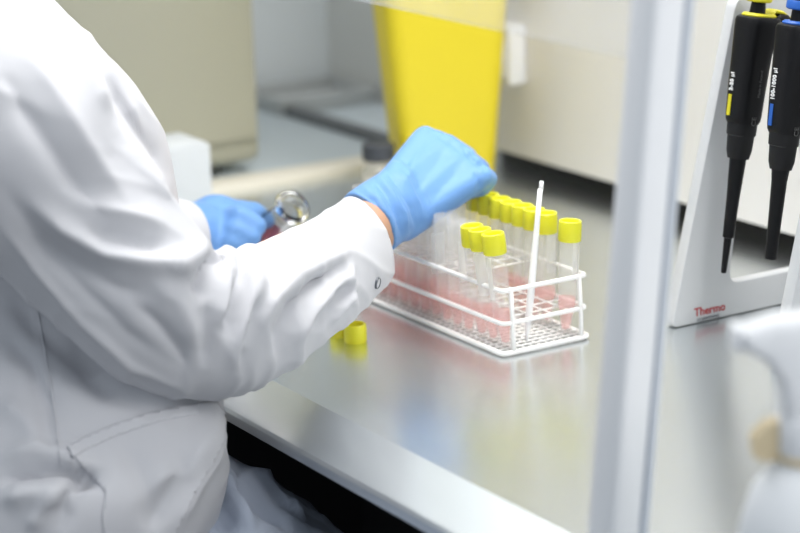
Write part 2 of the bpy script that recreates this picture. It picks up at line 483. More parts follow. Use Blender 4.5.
# ribbed cap with recessed top
def cap_mesh(h=.0165, r=.0092, name='cap', rec=.0035, thru=False):
    N = 64; verts = []; faces = []
    prof = [(r - .0006, 0, 0), (r, .0008, 1), (r, h - .0030, 1), (r - .0003, h - .0022, 0), (r - .0003, h - .0006, 0), (r - .0010, h, 0), (r - .0018, h, 0), (r - .0024, h - .0007, 0), (r - .0026, h - rec, 0)]
    for rr, z, rib in prof:
        for i in range(N):
            a = 2 * math.pi * i / N; q = rr + (-.00032 if (rib and i % 2) else 0)
            verts.append((q * math.cos(a), q * math.sin(a), z))
    for j in range(len(prof) - 1):
        for i in range(N):
            l = (i + 1) % N; faces.append((j * N + i, j * N + l, (j + 1) * N + l, (j + 1) * N + i))
    faces.append(tuple((len(prof) - 1) * N + i for i in range(N)))
    faces.append(tuple(range(N))[::-1])
    me = pd(name, verts, faces); me.polygons.foreach_set('use_smooth', [True] * len(me.polygons))
    try: me.set_sharp_from_angle(angle=math.radians(35))
    except Exception: pass
    me.materials.append(MATS['yellow_cap']); return me
ME_cap = cap_mesh()
ME_loose = cap_mesh(.0150, .0092, 'screw_cap', .0120)
# frosted writing patch
v, f = [], []
for j in range(2):
    for i in range(9):
        a = -.75 + 1.5 * i / 8; v.append(((TR + .0005) * math.cos(a), (TR + .0005) * math.sin(a), .040 + .034 * j))
for i in range(8): f.append((i, i + 1, i + 10, i + 9))
ME_lab = pd('writing_patch', v, f); ME_lab.materials.append(MATS['label_frost'])
ME_lab.polygons.foreach_set('use_smooth', [True] * 8)

def add_tube(x, y, tip=(0, 0), top=(0, 0), liquid=True, cap=True, lab=None, label='', group=None):
    """tip / top: where the foot and the head lean to, away from the cell centre"""
    a = Vector((x + tip[0], y + tip[1], .0046)); b = Vector((x + top[0], y + top[1], .0046 + .09))
    d = (b - a).normalized()
    q = d.to_track_quat('Z', 'Y')
    root = bpy.data.objects.new('test_tube', None); COL.objects.link(root); root.empty_display_size = .01
    root.location = a; root.rotation_mode = 'QUATERNION'; root.rotation_quaternion = q
    tag(root, label, 'test tube', group)
    def add(me, nm, z=0, rz=0):
        o = bpy.data.objects.new(nm, me); COL.objects.link(o); o.parent = root; o.location = (0, 0, z); o.rotation_euler = (0, 0, rz); return o
    add(ME_body, 'tube_body')
    if liquid: add(random.choice(ME_liq), 'liquid')
    if cap: add(ME_cap, 'cap', .0755, random.random())
    if lab is not None: add(ME_lab, 'writing_patch', 0, lab)
    return root
def cell(i, k): return .008 + .016 * i, .010 + PIT * k
rows = 'yellow capped tubes in the {} row of the rack'
# front row (towards the steel lip)
ORD = ['first', 'second', 'third', 'fourth', 'fifth', 'sixth', 'seventh', 'eighth', 'ninth', 'tenth']
fl = ['capped tube of pink liquid at the front corner of the wire rack',
      'capped pink tube second from the front corner of the rack', 'capped pink tube third from the front corner of the rack']
for k in range(14):
    x, y = cell(0, k)
    if k < 3:
        add_tube(x, y, (.0015, 0), [(-.0055, .0055), (-.006, .0065), (-.005, .003)][k], lab=[-1.2, -.2, None][k], label=fl[k])
    elif k in (3, 4, 5, 6, 7):
        add_tube(x, y, (random.uniform(-.001, .001), 0), (random.uniform(-.002, .002), random.uniform(-.001, .002)), cap=False, lab=-1.9 if k in (4, 6) else None,
                 label='uncapped clear tube in the front row, %s after the three yellow caps' % ORD[k - 3], group='open tubes under the hand')
    else:
        add_tube(x, y, (random.uniform(-.001, .001), 0), (random.uniform(-.001, .001), 0), cap=False, label='tube of pink liquid in the far part of the front row by the cuff', group='tubes beside the cuff')
# back row
for k in range(14):
    if k == 1 or k > 11: continue
    x, y = cell(4, k)
    if k == 0:
        add_tube(x, y, (-.005, .001), (0, 0), lab=-1.6, label='capped tube standing alone at the back corner of the wire rack')
    else:
        add_tube(x, y, (random.uniform(-.002, .001), 0), (0, 0.0), lab=(-1.4 if k in (2,) else None), cap=k < 9, label=('yellow capped tube in the back row of the rack, %s behind the gap' % ORD[k - 2]) if k < 9 else 'uncapped tube at the far end of the back row under the gloved hand', group=rows.format('back') if k < 9 else 'uncapped tubes at the far end of the back row')
# inner rows, only far from the open corner
for i in (1, 2, 3):
    for k in range(14):
        if (i == 1 and k >= 6) or (i == 2 and k >= 7) or (i == 3 and k >= 8):
            x, y = cell(i, k)
            add_tube(x, y, (random.uniform(-.001, .001), 0), (random.uniform(-.0015, .0015), 0), cap=False, label='uncapped tube of pink liquid in the middle rows behind the hand', group='tubes in the middle rows')
# the white stick leaning in the near end of the rack
p0 = np.array([.0275, .0085, .006]); p1 = at(541, 181, 1.765)
st = empty('plastic_stirrer', 'thin white plastic stick leaning upright in the wire rack', 'stick', tuple(p0))
L = [p0 + (p1 - p0) * t for t in (0, .05, .12, .30, .5, .75, .95)]
child_at(tube('shaft', L, [.0012, .0018, .0026, .0030, .0026, .0021, .0020], 'white_plastic', None, 12), st)
e = (p1 - p0) / np.linalg.norm(p1 - p0)
child_at(tube('notched_tip', [p0 + (p1 - p0) * .94 + np.array([.0007, 0, 0]), p1 + np.array([.0007, 0, 0])], [.0019, .0016], 'white_plastic', None, 10), st)

# two caps on the worktop
for (u, v_, lb) in ((355.5, 341.5, 'yellow screw cap on the steel worktop, clear of the sleeve'), (341.0, 335.5, 'yellow screw cap on the steel worktop, half under the sleeve')):
    h = hit(u, v_, 2, 0)
    o = bpy.data.objects.new('screw_cap', ME_loose); COL.objects.link(o); o.location = (h[0], h[1], 0.0); tag(o, lb, 'cap')

# ------------------------------------------------------------------ pipette stand and pipettes
ps = empty('pipette_stand', 'white-grey pipette stand with slanted side frames and red lettering', 'stand', (.25, -.09, 0))
PY = -.02
def P2(u, v_, y=PY):
    h = hit(u, v_, 1, y); return (h[0], h[2])
lt = P2(735, 8); lb_ = (P2(672, 330)[0], 0.0)
slope = (lt[0] - lb_[0]) / lt[1]
xr = .345
H = .262
outer = roundpoly([(lb_[0], .0005), (xr, .0005), (xr - .05, H), (lb_[0] + slope * H, H)], [.006, .006, .012, .014])
ic = P2(727, 284)
leg = .038
hole = roundpoly([(lb_[0] + slope * ic[1] + .052, ic[1]), (xr - .030, ic[1]), (xr - .080, H - .03), (lb_[0] + slope * (H - .03) + .030, H - .03)], [.010, .012, .01, .01])
for y, sx_ in ((PY, 0.0), (-.155, -.006)):
    bm = prism_bm(outer, .012, [hole]); bmesh.ops.translate(bm, verts=bm.verts[:], vec=(sx_, y, 0))
    ed = [e for e in bm.edges if len(e.link_faces) == 2 and e.calc_face_angle(0) > .8]
    bmesh.ops.bevel(bm, geom=ed, offset=.0016, segments=2, profile=.5, affect='EDGES')
    child_at(link('side_frame', bm_mesh('side_frame', bm), 'stand_grey', None, True, 35), ps)
RZ = .225
rx = lb_[0] + slope * RZ + .052
child_at(box('hanging_rail', (rx, -.1435, RZ - .012), (rx + .012, PY + .001, RZ + .012), 'stand_grey', None, .002), ps)
child_at(box('foot_bar', (xr - .035, -.1435, .004), (xr - .01, PY + .001, .020), 'stand_grey', None, .002), ps)
# lettering on the frame, facing the open side
a, b = P2(694, 316.6, PY), P2(723, 310, PY)
MT = Matrix.Translation((a[0], PY - .0003, a[1])) @ Matrix.Rotation(math.radians(90), 4, 'X')
text_mesh('lettering', 'Thermo', .0098, 'text_red', MT, None, bold=.00012); o = bpy.data.objects[-1] if False else None
for o in list(COL.objects):
    if o.name == 'lettering': child_at(o, ps); o['label'] = 'red maker name on the frame'
a = P2(697, 321.6, PY)
MT = Matrix.Translation((a[0], PY - .0003, a[1])) @ Matrix.Rotation(math.radians(90), 4, 'X')
o = text_mesh('small_lettering', 'SCIENTIFIC', .0036, 'text_grey', MT, None, space=1.3, ext=.0004, bold=.00006); child_at(o, ps)

def superring(c, ex, ey, hx, hy, n=36, p=3.2):
    out = []
    for i in range(n):
        a = 2 * math.pi * i / n; ca, sa = math.cos(a), math.sin(a)
        out.append(Vector(c) + Vector(ex) * (math.copysign(abs(ca) ** (2 / p), ca) * hx) + Vector(ey) * (math.copysign(abs(sa) ** (2 / p), sa) * hy))
    return out
def loft(name, rings, m, parent, auto=35):
    n = len(rings[0]); V = [v for r in rings for v in r]; Fc = []
    for j in range(len(rings) - 1):
        for i in range(n):
            l = (i + 1) % n; Fc.append((j * n + i, j * n + l, (j + 1) * n + l, (j + 1) * n + i))
    Fc.append(tuple(range(n))[::-1]); Fc.append(tuple((len(rings) - 1) * n + i for i in range(n)))
    me = pd(name, V, Fc); bm = bmesh.new(); bm.from_mesh(me); bmesh.ops.recalc_face_normals(bm, faces=bm.faces[:]); bm.to_mesh(me); bm.free()
    o = link(name, me, m, None, True, auto)
    return child_at(o, parent)
def pipette(tip_px, top_px, y, trim, tipprof, label, barname, txt, text2):
    A = Vector(hit(*tip_px, 1, y)); B = Vector(hit(*top_px, 1, y))
    ax = (B - A).normalized()                      # up the pipette
    ey = Vector((0, 1, 0)); ex = ey.cross(ax).normalized()   # ex: towards +X
    if ex.x < 0: ex = -ex
    root = empty('micropipette', label, 'pipette', tuple(A))
    L = (B - A).length                              # tip to shoulder of the body
    pt = lambda s, dx=0: A + ax * s + ex * dx
    # tip cone and shaft
    loft('tip_cone', [superring(pt(s), ex, ey, r, r, 20, 2) for s, r in tipprof], 'pip_black', root)
    s0 = tipprof[-1][0]
    loft('collar', [superring(pt(s0 + ds), ex, ey, hx, hy, 28, 2.6) for ds, hx, hy in ((-.002, .0078, .0078), (.004, .0092, .0092), (.016, .0098, .0098), (.017, .0108, .0105), (.028, .0112, .0108))], 'pip_grey', root)
    sb_ = s0 + .026
    Lb = L - sb_
    bd = []
    for t, hx, hy, dx in ((0, .0108, .0106, 0), (.03, .0120, .0115, 0), (.08, .0124, .012, 0), (.35, .0132, .0125, 0), (.62, .0140, .013, .0006), (.80, .0150, .0135, .0014), (.90, .0160, .0138, .0022), (.955, .0165, .0138, .0026), (.985, .0160, .0132, .0030), (1.0, .0145, .0118, .0034)):
        bd.append(superring(pt(sb_ + Lb * t, dx), ex, ey, hx, hy, 40, 3.4))
    body = loft('body', bd, 'pip_black', root)
    # coloured collar on top, hook and plunger
    loft('top_ring', [superring(pt(L - .001 + ds, .003), ex, ey, hx, hx * .8, 32, 2.6) for ds, hx in ((0, .0135), (.002, .0138), (.0035, .012))], trim, root)
    hk = [pt(L - .010, .012), pt(L - .0015, .019), pt(L - .001, .027), pt(L - .006, .034), pt(L - .014, .037)]
    loft('finger_hook', [superring(c, ax, ey, h, .009, 24, 2.6) for c, h in zip(hk, (.0075, .0058, .0046, .004, .003))], 'pip_black', root)
    hk2 = [c + ax * d for c, d in zip((pt(L - .004, .008), pt(L + .0022, .015), pt(L + .0020, .023), pt(L - .0012, .030)), (0.003, .0025, .0020, .0015))]
    loft('hook_strip', [superring(c, ax, ey, .0018, .0065, 20, 2.4) for c in hk2], trim, root)
    loft('plunger_stem', [superring(pt(L + ds, .001), ex, ey, r, r, 20, 2) for ds, r in ((.002, .0065), (.006, .0060), (.012, .0055))], 'pip_black', root)
    loft('plunger_button', [superring(pt(L + ds, .001), ex, ey, r, r, 28, 2) for ds, r in ((.011, .0090), (.012, .0104), (.0165, .0104), (.018, .0095))], trim, root)
    loft('button_top', [superring(pt(L + ds, .001), ex, ey, r, r, 28, 2) for ds, r in ((.0175, .0085), (.026, .0085), (.028, .007))], 'pip_black', root)
    # printing, on the flank facing -Y
    def front(s, dy, off):
        o = pt(s, -off) + Vector((0, dy, 0))
        return Matrix(((ax.x, 0, -ex.x, o.x), (ax.y, 1, -ex.y, o.y), (ax.z, 0, -ex.z, o.z), (0, 0, 0, 1)))
    def frame(s, dx, off):
        o = pt(s, dx) + Vector((0, -off, 0))
        return Matrix(((ax.x, -ex.x, 0, o.x), (0, 0, -1, o.y), (ax.z, -ex.z, 0, o.z), (0, 0, 0, 1)))
    sB = sb_ + .0055
    me = bm_mesh('volume_bar', box_bm((0, -.0018, -.0004), (.0165, .0018, .0004)))
    me.transform(front(sB, .0035, .0128)); child_at(link('volume_bar', me, trim, None, False), root)
    o = text_mesh('volume_lettering', txt, .0050, 'text_white', front(sB + .0195, .0012, .0136), None, bold=.0001, ext=.0007); child_at(o, root)
    o = text_mesh('small_lettering', text2, .0034, 'text_dim', frame(sB + .016, .0030, .0127), None); child_at(o, root)
    o = text_mesh('small_lettering', 'CE', .0062, 'text_dim', frame(sb_ - .001, .0030, .0119), None); child_at(o, root)
    return root
pipette((723.5, 273), (756, 16), -.050, 'yellow_trim', [(0, .0018), (.001, .0022), (.028, .0032), (.029, .0044), (.060, .0052), (.094, .0068)],
        'black micropipette with yellow plunger ring and yellow volume bar', 'yellow', '2-20 µl', 'Made in Finland')
pipette((770.5, 259), (797, 24), -.104, 'blue_trim', [(0, .0042), (.001, .0046), (.030, .0052), (.060, .0060), (.072, .0072)],
        'black micropipette with blue plunger ring and blue volume bar', 'blue', '100-1000 µl', 'Made in Finland')

# ------------------------------------------------------------------ spray bottle at the open end of the worktop
SX, SY = hit(806, 640, 2, 0)[:2]
sp = empty('spray_bottle', 'white trigger spray bottle with a translucent body near the slanted post', 'spray bottle', (SX, SY, 0))
T = Matrix.Translation((SX, SY, 0))
child_at(lathe('bottle_body', [(0, .001), (.033, .001), (.037, .005), (.038, .02), (.038, .060), (.036, .072), (.030, .090), (.022, .100), (.0165, .106), (.015, .112), (0, .112)], 'spray_body', None, 40, T), sp)
child_at(lathe('screw_collar', [(0, .110), (.0175, .110), (.0182, .112), (.0182, .128), (.017, .131), (0, .131)], 'spray_white', None, 32, T), sp)
child_at(lathe('collar_ring', [(0, .1065), (.0186, .1065), (.0192, .108), (.0186, .1105), (0, .1105)], 'tan', None, 32, T), sp)
# head: side outline in the plane that contains the spraying direction
dv = Vector((-CR[0], -CR[1], 0)).normalized(); dn = Vector((-dv.y, dv.x, 0))
hd = roundpoly([(-.026, .130), (.016, .130), (.017, .150), (.026, .163), (.038, .170), (.039, .180), (.020, .186), (-.010, .188), (-.034, .182), (-.036, .160)], .004, 4)
bm = prism_bm(hd, .026)
bmesh.ops.translate(bm, verts=bm.verts[:], vec=(0, -.013, 0))
ed = [e for e in bm.edges if len(e.link_faces) == 2 and e.calc_face_angle(0) > 1.2]
bmesh.ops.bevel(bm, geom=ed, offset=.006, segments=3, profile=.5, affect='EDGES')
MH = Matrix(((dv.x, dn.x, 0, SX), (dv.y, dn.y, 0, SY), (0, 0, 1, 0), (0, 0, 0, 1)))
me = bm_mesh('spray_head', bm); me.transform(MH); child_at(link('spray_head', me, 'spray_white', None, True, 40), sp)
me = bm_mesh('nozzle', box_bm((.037, -.008, .168), (.043, .008, .182), .002)); me.transform(MH); child_at(link('nozzle', me, 'spray_white', None, True, 40), sp)
tg = prism_bm(roundpoly([(.014, .130), (.024, .127), (.032, .119), (.031, .109), (.024, .106), (.014, .108)], .002, 3), .012)
bmesh.ops.translate(tg, verts=tg.verts[:], vec=(0, -.006, 0)); me = bm_mesh('trigger', tg); me.transform(MH); child_at(link('trigger', me, 'tan', None, True, 40), sp)

# ------------------------------------------------------------------ the person
per = empty('person', 'person in a white lab coat and blue gloves reaching over the tube rack', 'person', (-.40, .14, FLOOR))
def capsule_geo(a, b, ra, rb, n=18, m=6):
    a = Vector(a); b = Vector(b); d = (b - a); L = d.length; d = d / L if L > 1e-6 else Vector((0, 0, 1))
    prof = []
    for i in range(m + 1):
        t = math.pi / 2 * (1 - i / m); prof.append((ra * math.cos(t), -ra * math.sin(t)))
    for i in range(m + 1):
        t = math.pi / 2 * (i / m); prof.append((rb * math.cos(t), L + rb * math.sin(t)))
    prof[0] = (0, prof[0][1]); prof[-1] = (0, prof[-1][1])
    M4 = Matrix.Translation(a) @ d.to_track_quat('Z', 'Y').to_matrix().to_4x4()
    return lathe_geo(prof, n, M4)
def ell_geo(c, rx, ry, rz, n=24, m=14, rot=None):
    prof = [(math.sin(math.pi * i / m), -math.cos(math.pi * i / m)) for i in range(m + 1)]; prof[0] = (0, -1); prof[-1] = (0, 1)
    M4 = Matrix.Translation(Vector(c)) @ (rot.to_4x4() if rot else Matrix.Identity(4)) @ Matrix.Diagonal((rx, ry, rz, 1))
    return lathe_geo(prof, n, M4)
def remeshed(name, geos, voxel, smooth_it, m, parent, factor=.5):
    """union of overlapping solids as one continuous smooth surface"""
    V, Fc = [], []
    for v, f in geos:
        o = len(V); V += [tuple(x) for x in v]; Fc += [tuple(i + o for i in q) for q in f]
    me = pd(name, V, Fc)
    bm = bmesh.new(); bm.from_mesh(me); bmesh.ops.recalc_face_normals(bm, faces=bm.faces[:]); bm.to_mesh(me); bm.free()
    t = bpy.data.objects.new('tmp', me); COL.objects.link(t)
    r = t.modifiers.new('r', 'REMESH'); r.mode = 'VOXEL'; r.voxel_size = voxel; r.use_smooth_shade = True
    s = t.modifiers.new('s', 'SMOOTH'); s.factor = factor; s.iterations = smooth_it
    bpy.context.view_layer.update()
    me2 = bpy.data.meshes.new_from_object(t.evaluated_get(bpy.context.evaluated_depsgraph_get()))
    bpy.data.objects.remove(t); me2.name = name
    o = link(name, me2, m, None)
    if parent is not None: child_at(o, parent)
    return o

def arr(me):
    n = len(me.vertices); co = np.empty(n * 3); me.vertices.foreach_get('co', co); no = np.empty(n * 3); me.vertices.foreach_get('normal', no)
    return co.reshape(-1, 3), no.reshape(-1, 3)
def sculpt(me, strokes, soft=.15, gain=1.0):
    """press folds into cloth: each stroke = (points seen in the photograph, width px, depth mm); only on the side they were seen on"""
    for pts, wd, mm in strokes:
        co, no = arr(me)
        px = proj(co)
        view = co - CAM; view /= np.linalg.norm(view, axis=1)[:, None]
        face = np.clip((-(no * view).sum(1) - .02) / soft, 0, 1)
        P = np.array(pts, float)
        best = np.full(len(co), 1e9); bt = np.zeros(len(co))
        seg = np.linalg.norm(np.diff(P, axis=0), axis=1); cum = np.concatenate([[0], np.cumsum(seg)])
        for i in range(len(P) - 1):
            d = P[i + 1] - P[i]; L2 = d @ d
            t = np.clip(((px - P[i]) @ d) / L2, 0, 1)
            q = np.linalg.norm(px - (P[i] + t[:, None] * d), axis=1)
            k = q < best; best[k] = q[k]; bt[k] = (cum[i] + t[k] * seg[i]) / cum[-1]
        taper = np.clip(np.minimum(bt, 1 - bt) * 4 + .12, 0, 1)
        amp = gain * mm * .001 * np.exp(-(best / wd) ** 1.5) * taper * face
        co = co + no * amp[:, None]
        me.vertices.foreach_set('co', co.ravel()); me.update()

def catmull(vals, n):
    v = np.asarray(vals, float)
    if v.ndim == 1: v = v[:, None]
    N = len(v); out = []
    for t in np.linspace(0, N - 1, n):
        i = min(int(t), N - 2); f = t - i
        p0, p1, p2, p3 = v[max(i - 1, 0)], v[i], v[i + 1], v[min(i + 2, N - 1)]
        out.append(.5 * ((2 * p1) + (-p0 + p2) * f + (2 * p0 - 5 * p1 + 4 * p2 - p3) * f ** 2 + (-p0 + 3 * p1 - 3 * p2 + p3) * f ** 3))
    return np.array(out)

def sleeve_geo(stations, nr=200, ns=160, ratio=.9, inner=.004):
    """stations: (upper edge px, lower edge px, depth). A tube of cloth with an open cuff"""
    C, E = [], []
    for U, Lo, d in stations:
        a, b = at(*U, d), at(*Lo, d); C.append((a + b) / 2); E.append((a - b) / 2)
    C = catmull(C, nr); E = catmull(E, nr)
    V = []
    for i in range(nr):
        t = C[min(i + 1, nr - 1)] - C[max(i - 1, 0)]; t /= np.linalg.norm(t)
        e1 = E[i]; r = np.linalg.norm(e1)
        e2 = np.cross(t, e1); e2 = e2 / np.linalg.norm(e2) * r * (ratio - .32 * max(0, (i / nr - .8) / .2))
        for k in range(ns):
            a = 2 * np.pi * k / ns; V.append(C[i] + e1 * np.cos(a) + e2 * np.sin(a))
    # turn the cuff inwards
    t = C[-1] - C[-3]; t /= np.linalg.norm(t)
    last = V[-ns:]
    for back, sh in ((.0015, .985), (.003, .955), (.03, .93)):
        for q in last: V.append(C[-1] + (q - C[-1]) * sh - t * back)
    Fc = []
    for j in range(nr + 2):
        for k in range(ns):
            l = (k + 1) % ns; Fc.append((j * ns + k, j * ns + l, (j + 1) * ns + l, (j + 1) * ns + k))
    Fc.append(tuple(range(ns))[::-1])
    return V, Fc, C

# --- right sleeve (nearer arm)
SR = [((-20, -50), (-160, 60), 1.52), ((24, 2), (-130, 150), 1.52), ((60, 34), (-80, 205), 1.522), ((101, 78), (-40, 243), 1.53), ((122, 130), (5, 280), 1.54), ((149, 165), (45, 318), 1.55),
      ((177, 200), (94, 362), 1.56), ((203, 235), (142, 391), 1.575), ((213, 256), (176, 398), 1.585), ((224, 251), (208, 400), 1.60), ((240, 247), (262, 386), 1.63), ((268, 239), (302, 358), 1.665), ((300, 226), (336, 333), 1.70), ((327, 210), (363, 309), 1.735), ((345, 197.5), (386, 285), 1.765)]
vr, fr_, CRs = sleeve_geo(SR)
# --- left sleeve (behind)
LS, LE, LW = np.array([-.38, .32, .25]), at(98, 244, 1.85), at(184, 241, 1.915)
Cl = catmull([LS, (LS + LE) / 2 + np.array([-.01, .01, 0]), LE, (LE + LW) / 2, LW], 60); rl = catmull([.085, .070, .056, .044, .035], 60)[:, 0]
vl, fl_ = tube_geo([tuple(c) for c in Cl], list(rl), 48)
# --- torso
TZ = [(.375, -.400, .20, .060, .070), (.345, -.400, .20, .078, .095), (.315, -.395, .205, .092, .120), (.285, -.378, .21, .103, .135), (.255, -.362, .21, .112, .142), (.22, -.340, .21, .12, .146), (.18, -.326, .208, .124, .148), (.13, -.322, .205, .126, .150),
      (.08, -.322, .192, .126, .158), (.03, -.332, .155, .128, .180), (-.01, -.345, .130, .126, .194), (-.05, -.352, .126, .130, .197), (-.10, -.384, .130, .140, .200), (-.15, -.40, .13, .145, .205), (-.24, -.41, .13, .15, .21)]
tz = catmull(TZ, 240)
NS = 260; vt = []
for z, cx, cy, a, b in tz:
    for k in range(NS):
        t = 2 * np.pi * k / NS; ct_, st_ = np.cos(t), np.sin(t); p = 2.3
        vt.append((cx + a * np.sign(ct_) * abs(ct_) ** (2 / p), cy + b * np.sign(st_) * abs(st_) ** (2 / p), z))
ft = []
for j in range(len(tz) - 1):
    for k in range(NS):
        l = (k + 1) % NS; ft.append((j * NS + l, j * NS + k, (j + 1) * NS + k, (j + 1) * NS + l))
ft.append(tuple((len(tz) - 1) * NS + k for k in range(NS))[::-1])
# --- skirt of the coat over the thighs
TH = [(-.46, .13, -.185, .215, .11), (-.38, .13, -.165, .215, .115), (-.31, .13, -.145, .21, .11), (-.24, .13, -.135, .205, .098), (-.17, .13, -.170, .205, .087), (-.10, .13, -.236, .205, .082), (-.03, .13, -.300, .205, .08), (.02, .13, -.355, .20, .078)]
th = catmull(TH, 110); vs = []
for x, cy, z, b, c in th:
    for k in range(150):
        t = 2 * np.pi * k / 150; ct_, st_ = np.cos(t), np.sin(t); p = 2.6
        yy = b * np.sign(ct_) * abs(ct_) ** (2 / p); zz_ = c * np.sign(st_) * abs(st_) ** (2 / p)
        dip = -.012 * math.exp(-(yy / .05) ** 2) if st_ > 0 else 0
        vs.append((x, cy + yy, z + zz_ + dip))
fs = []
for j in range(len(th) - 1):
    for k in range(150):
        l = (k + 1) % 150; fs.append((j * 150 + l, j * 150 + k, (j + 1) * 150 + k, (j + 1) * 150 + l))
fs.append(tuple(range(150))); fs.append(tuple((len(th) - 1) * 150 + k for k in range(150))[::-1])

def mesh_fix(name, v, f):
    me = pd(name, v, f); bm = bmesh.new(); bm.from_mesh(me); bmesh.ops.recalc_face_normals(bm, faces=bm.faces[:]); bm.to_mesh(me); bm.free(); me.update(); return me
me_sr, me_sl, me_t, me_s = mesh_fix('sr', vr, fr_), mesh_fix('sl', vl, fl_), mesh_fix('t', vt, ft), mesh_fix('s', vs, fs)
SLEEVE_FOLDS = [
    # crook of the elbow
    ([(217, 244), (212, 262), (204, 282), (196, 300)], 8, -9), ([(206, 242), (196, 254), (184, 262), (166, 268)], 8, 4),
    ([(226, 246), (228, 268), (226, 300), (216, 330)], 9, 6), ([(240, 250), (244, 275), (240, 305), (228, 340)], 7, -6),
    ([(252, 258), (256, 285), (250, 315), (240, 350), (236, 372)], 8, 5), ([(262, 290), (256, 320), (248, 345), (240, 376)], 5, -4),
    # forearm diagonals
    ([(345, 262), (318, 276), (296, 298), (284, 330), (276, 362)], 7, -6), ([(352, 252), (322, 262), (296, 276), (272, 300), (262, 330)], 9, 5),
    ([(350, 275), (330, 292), (310, 318), (296, 345)], 6, 4), ([(352, 284), (336, 302), (318, 328)], 4, -4), ([(355, 292), (342, 308), (330, 326)], 4, 3),
    ([(300, 228), (276, 240), (258, 256)], 8, -3), ([(330, 222), (300, 236), (276, 252)], 9, 3),
    # upper arm: long soft folds
    ([(62, 40), (96, 84), (110, 112)], 8, 3), ([(116, 118), (136, 154), (170, 198)], 8, 4),
    ([(20, 40), (60, 100), (96, 160), (130, 205)], 10, 3), ([(0, 70), (40, 130), (80, 190), (110, 222)], 12, -4),
    ([(27, 200), (60, 228), (103, 253), (150, 263), (182, 264), (206, 250)], 11, 6), ([(84, 228), (112, 238), (142, 245), (172, 244)], 8, -4), ([(60, 190), (90, 205), (130, 215), (170, 222)], 12, 3),
    ([(30, 236), (72, 268), (120, 290), (165, 296)], 12, -4), ([(0, 185), (40, 240), (84, 292), (130, 338), (180, 372)], 12, -3),
    ([(0, 225), (40, 275), (81, 322), (131, 366), (190, 394)], 4, 2.5), ([(150, 280), (176, 300), (190, 325), (196, 350)], 12, 3),
    ([(132, 300), (160, 328), (180, 355), (190, 385)], 10, -4), ([(206, 300), (210, 335), (204, 370)], 8, -3),
    # cuff seam
    ([(357, 266), (356, 282), (361, 306)], 2.2, -2.2), ([(352, 262), (351, 282), (356, 310)], 3.5, 2.0),
]
TORSO_FOLDS = [
    ([(70, 8), (100, 60), (124, 100), (150, 140)], 7, 4), ([(108, 75), (128, 112), (156, 150), (170, 180)], 7, -5),
    ([(0, 482), (40, 473), (70, 470), (96, 484)], 6, -12), ([(0, 458), (40, 452), (66, 456), (92, 470)], 9, 8), ([(0, 500), (40, 494), (78, 492)], 10, 8),
    ([(60, 533), (66, 505), (80, 482), (110, 470)], 8, -6), ([(30, 533), (44, 505), (60, 488)], 8, 5),
    ([(0, 330), (30, 360), (46, 400), (50, 440)], 10, -5), ([(10, 300), (40, 330), (70, 352), (110, 366)], 10, -6), ([(100, 350), (120, 372), (150, 390), (170, 398)], 9, 6),
    ([(70, 340), (90, 375), (112, 400)], 10, -6), ([(0, 400), (26, 420), (40, 450)], 12, 5),
    ([(28, 265), (40, 330), (52, 400), (60, 465)], 2.2, 1.6),
    ([(215, 410), (205, 440), (185, 470), (150, 490)], 12, 6), ([(120, 440), (140, 470), (150, 500), (146, 530)], 10, -4), ([(190, 450), (180, 480), (160, 510), (150, 533)], 10, -7), ([(225, 430), (214, 460), (196, 490), (176, 530)], 7, 4),
]
SKIRT_FOLDS = [
    ([(232, 452), (240, 480), (262, 505), (290, 533)], 6, -7), ([(236, 440), (252, 470), (276, 498), (312, 528)], 6, 6), ([(222, 470), (232, 500), (250, 533)], 7, 7),
    ([(212, 480), (218, 505), (230, 533)], 6, -7), ([(258, 470), (284, 500), (318, 530)], 5, -5),
]
sculpt(me_sr, SLEEVE_FOLDS, gain=1.5); sculpt(me_t, TORSO_FOLDS, gain=1.2); sculpt(me_s, SKIRT_FOLDS, gain=1.5)
def creases(me, specs, seed):
    """fine creasing of worn cotton: warped ridges that run along given directions and come and go"""
    rs = np.random.RandomState(seed)
    co, no = arr(me); tot = np.zeros(len(co))
    for axis, freq, mm, along in specs:
        a = np.array(axis, float); a /= np.linalg.norm(a)
        ph = rs.rand(8) * 6.28
        warp = sum(np.sin(co @ (rs.randn(3) * f) + ph[i]) * (9.0 / f) for i, f in enumerate((9., 17., 30.)))
        mask = np.clip(.5 + .6 * sum(np.sin(co @ (rs.randn(3) * f) + ph[4 + i]) for i, f in enumerate((14., 23.))), 0, 1)
        x = (co @ a) * freq + warp * along
        rid = 1 - np.abs(np.sin(x)); tot += mm * .001 * mask * (rid ** 2 - .3)
    co = co + no * tot[:, None]; me.vertices.foreach_set('co', co.ravel()); me.update()
creases(me_sr, [((.75, .3, .8), 62, 3.2, 1.2), ((.9, -.2, .15), 85, 2.2, 1.5), ((.3, .2, 1.0), 120, 1.4, 1.8)], 3)
creases(me_t, [((.5, -.1, 1.0), 48, 3.0, 1.3), ((1.0, .3, .45), 60, 2.4, 1.5), ((.2, .1, 1.0), 110, 1.2, 1.6)], 5)
creases(me_s, [((.4, -.8, .4), 80, 5.0, 1.4), ((.9, .3, .45), 110, 3.0, 1.6)], 9)
bvh_t = BVHTree.FromPolygons([v.co[:] for v in me_t.vertices], [p.vertices[:] for p in me_t.polygons])
bvh_sr = BVHTree.FromPolygons([v.co[:] for v in me_sr.vertices], [p.vertices[:] for p in me_sr.polygons])
bm = bmesh.new()
for m_ in (me_sr, me_sl, me_t): bm.from_mesh(m_)
body_coat = link('lab_coat', bm_mesh('lab_coat', bm), 'coat'); child_at(body_coat, per)
me_s.name = 'trousers'; tro = link('trousers', me_s, 'trousers'); child_at(tro, per); tro['label'] = 'creased blue-grey trousers over the lap'
body_coat['label'] = 'white cotton lab coat, creased at elbow and waist'

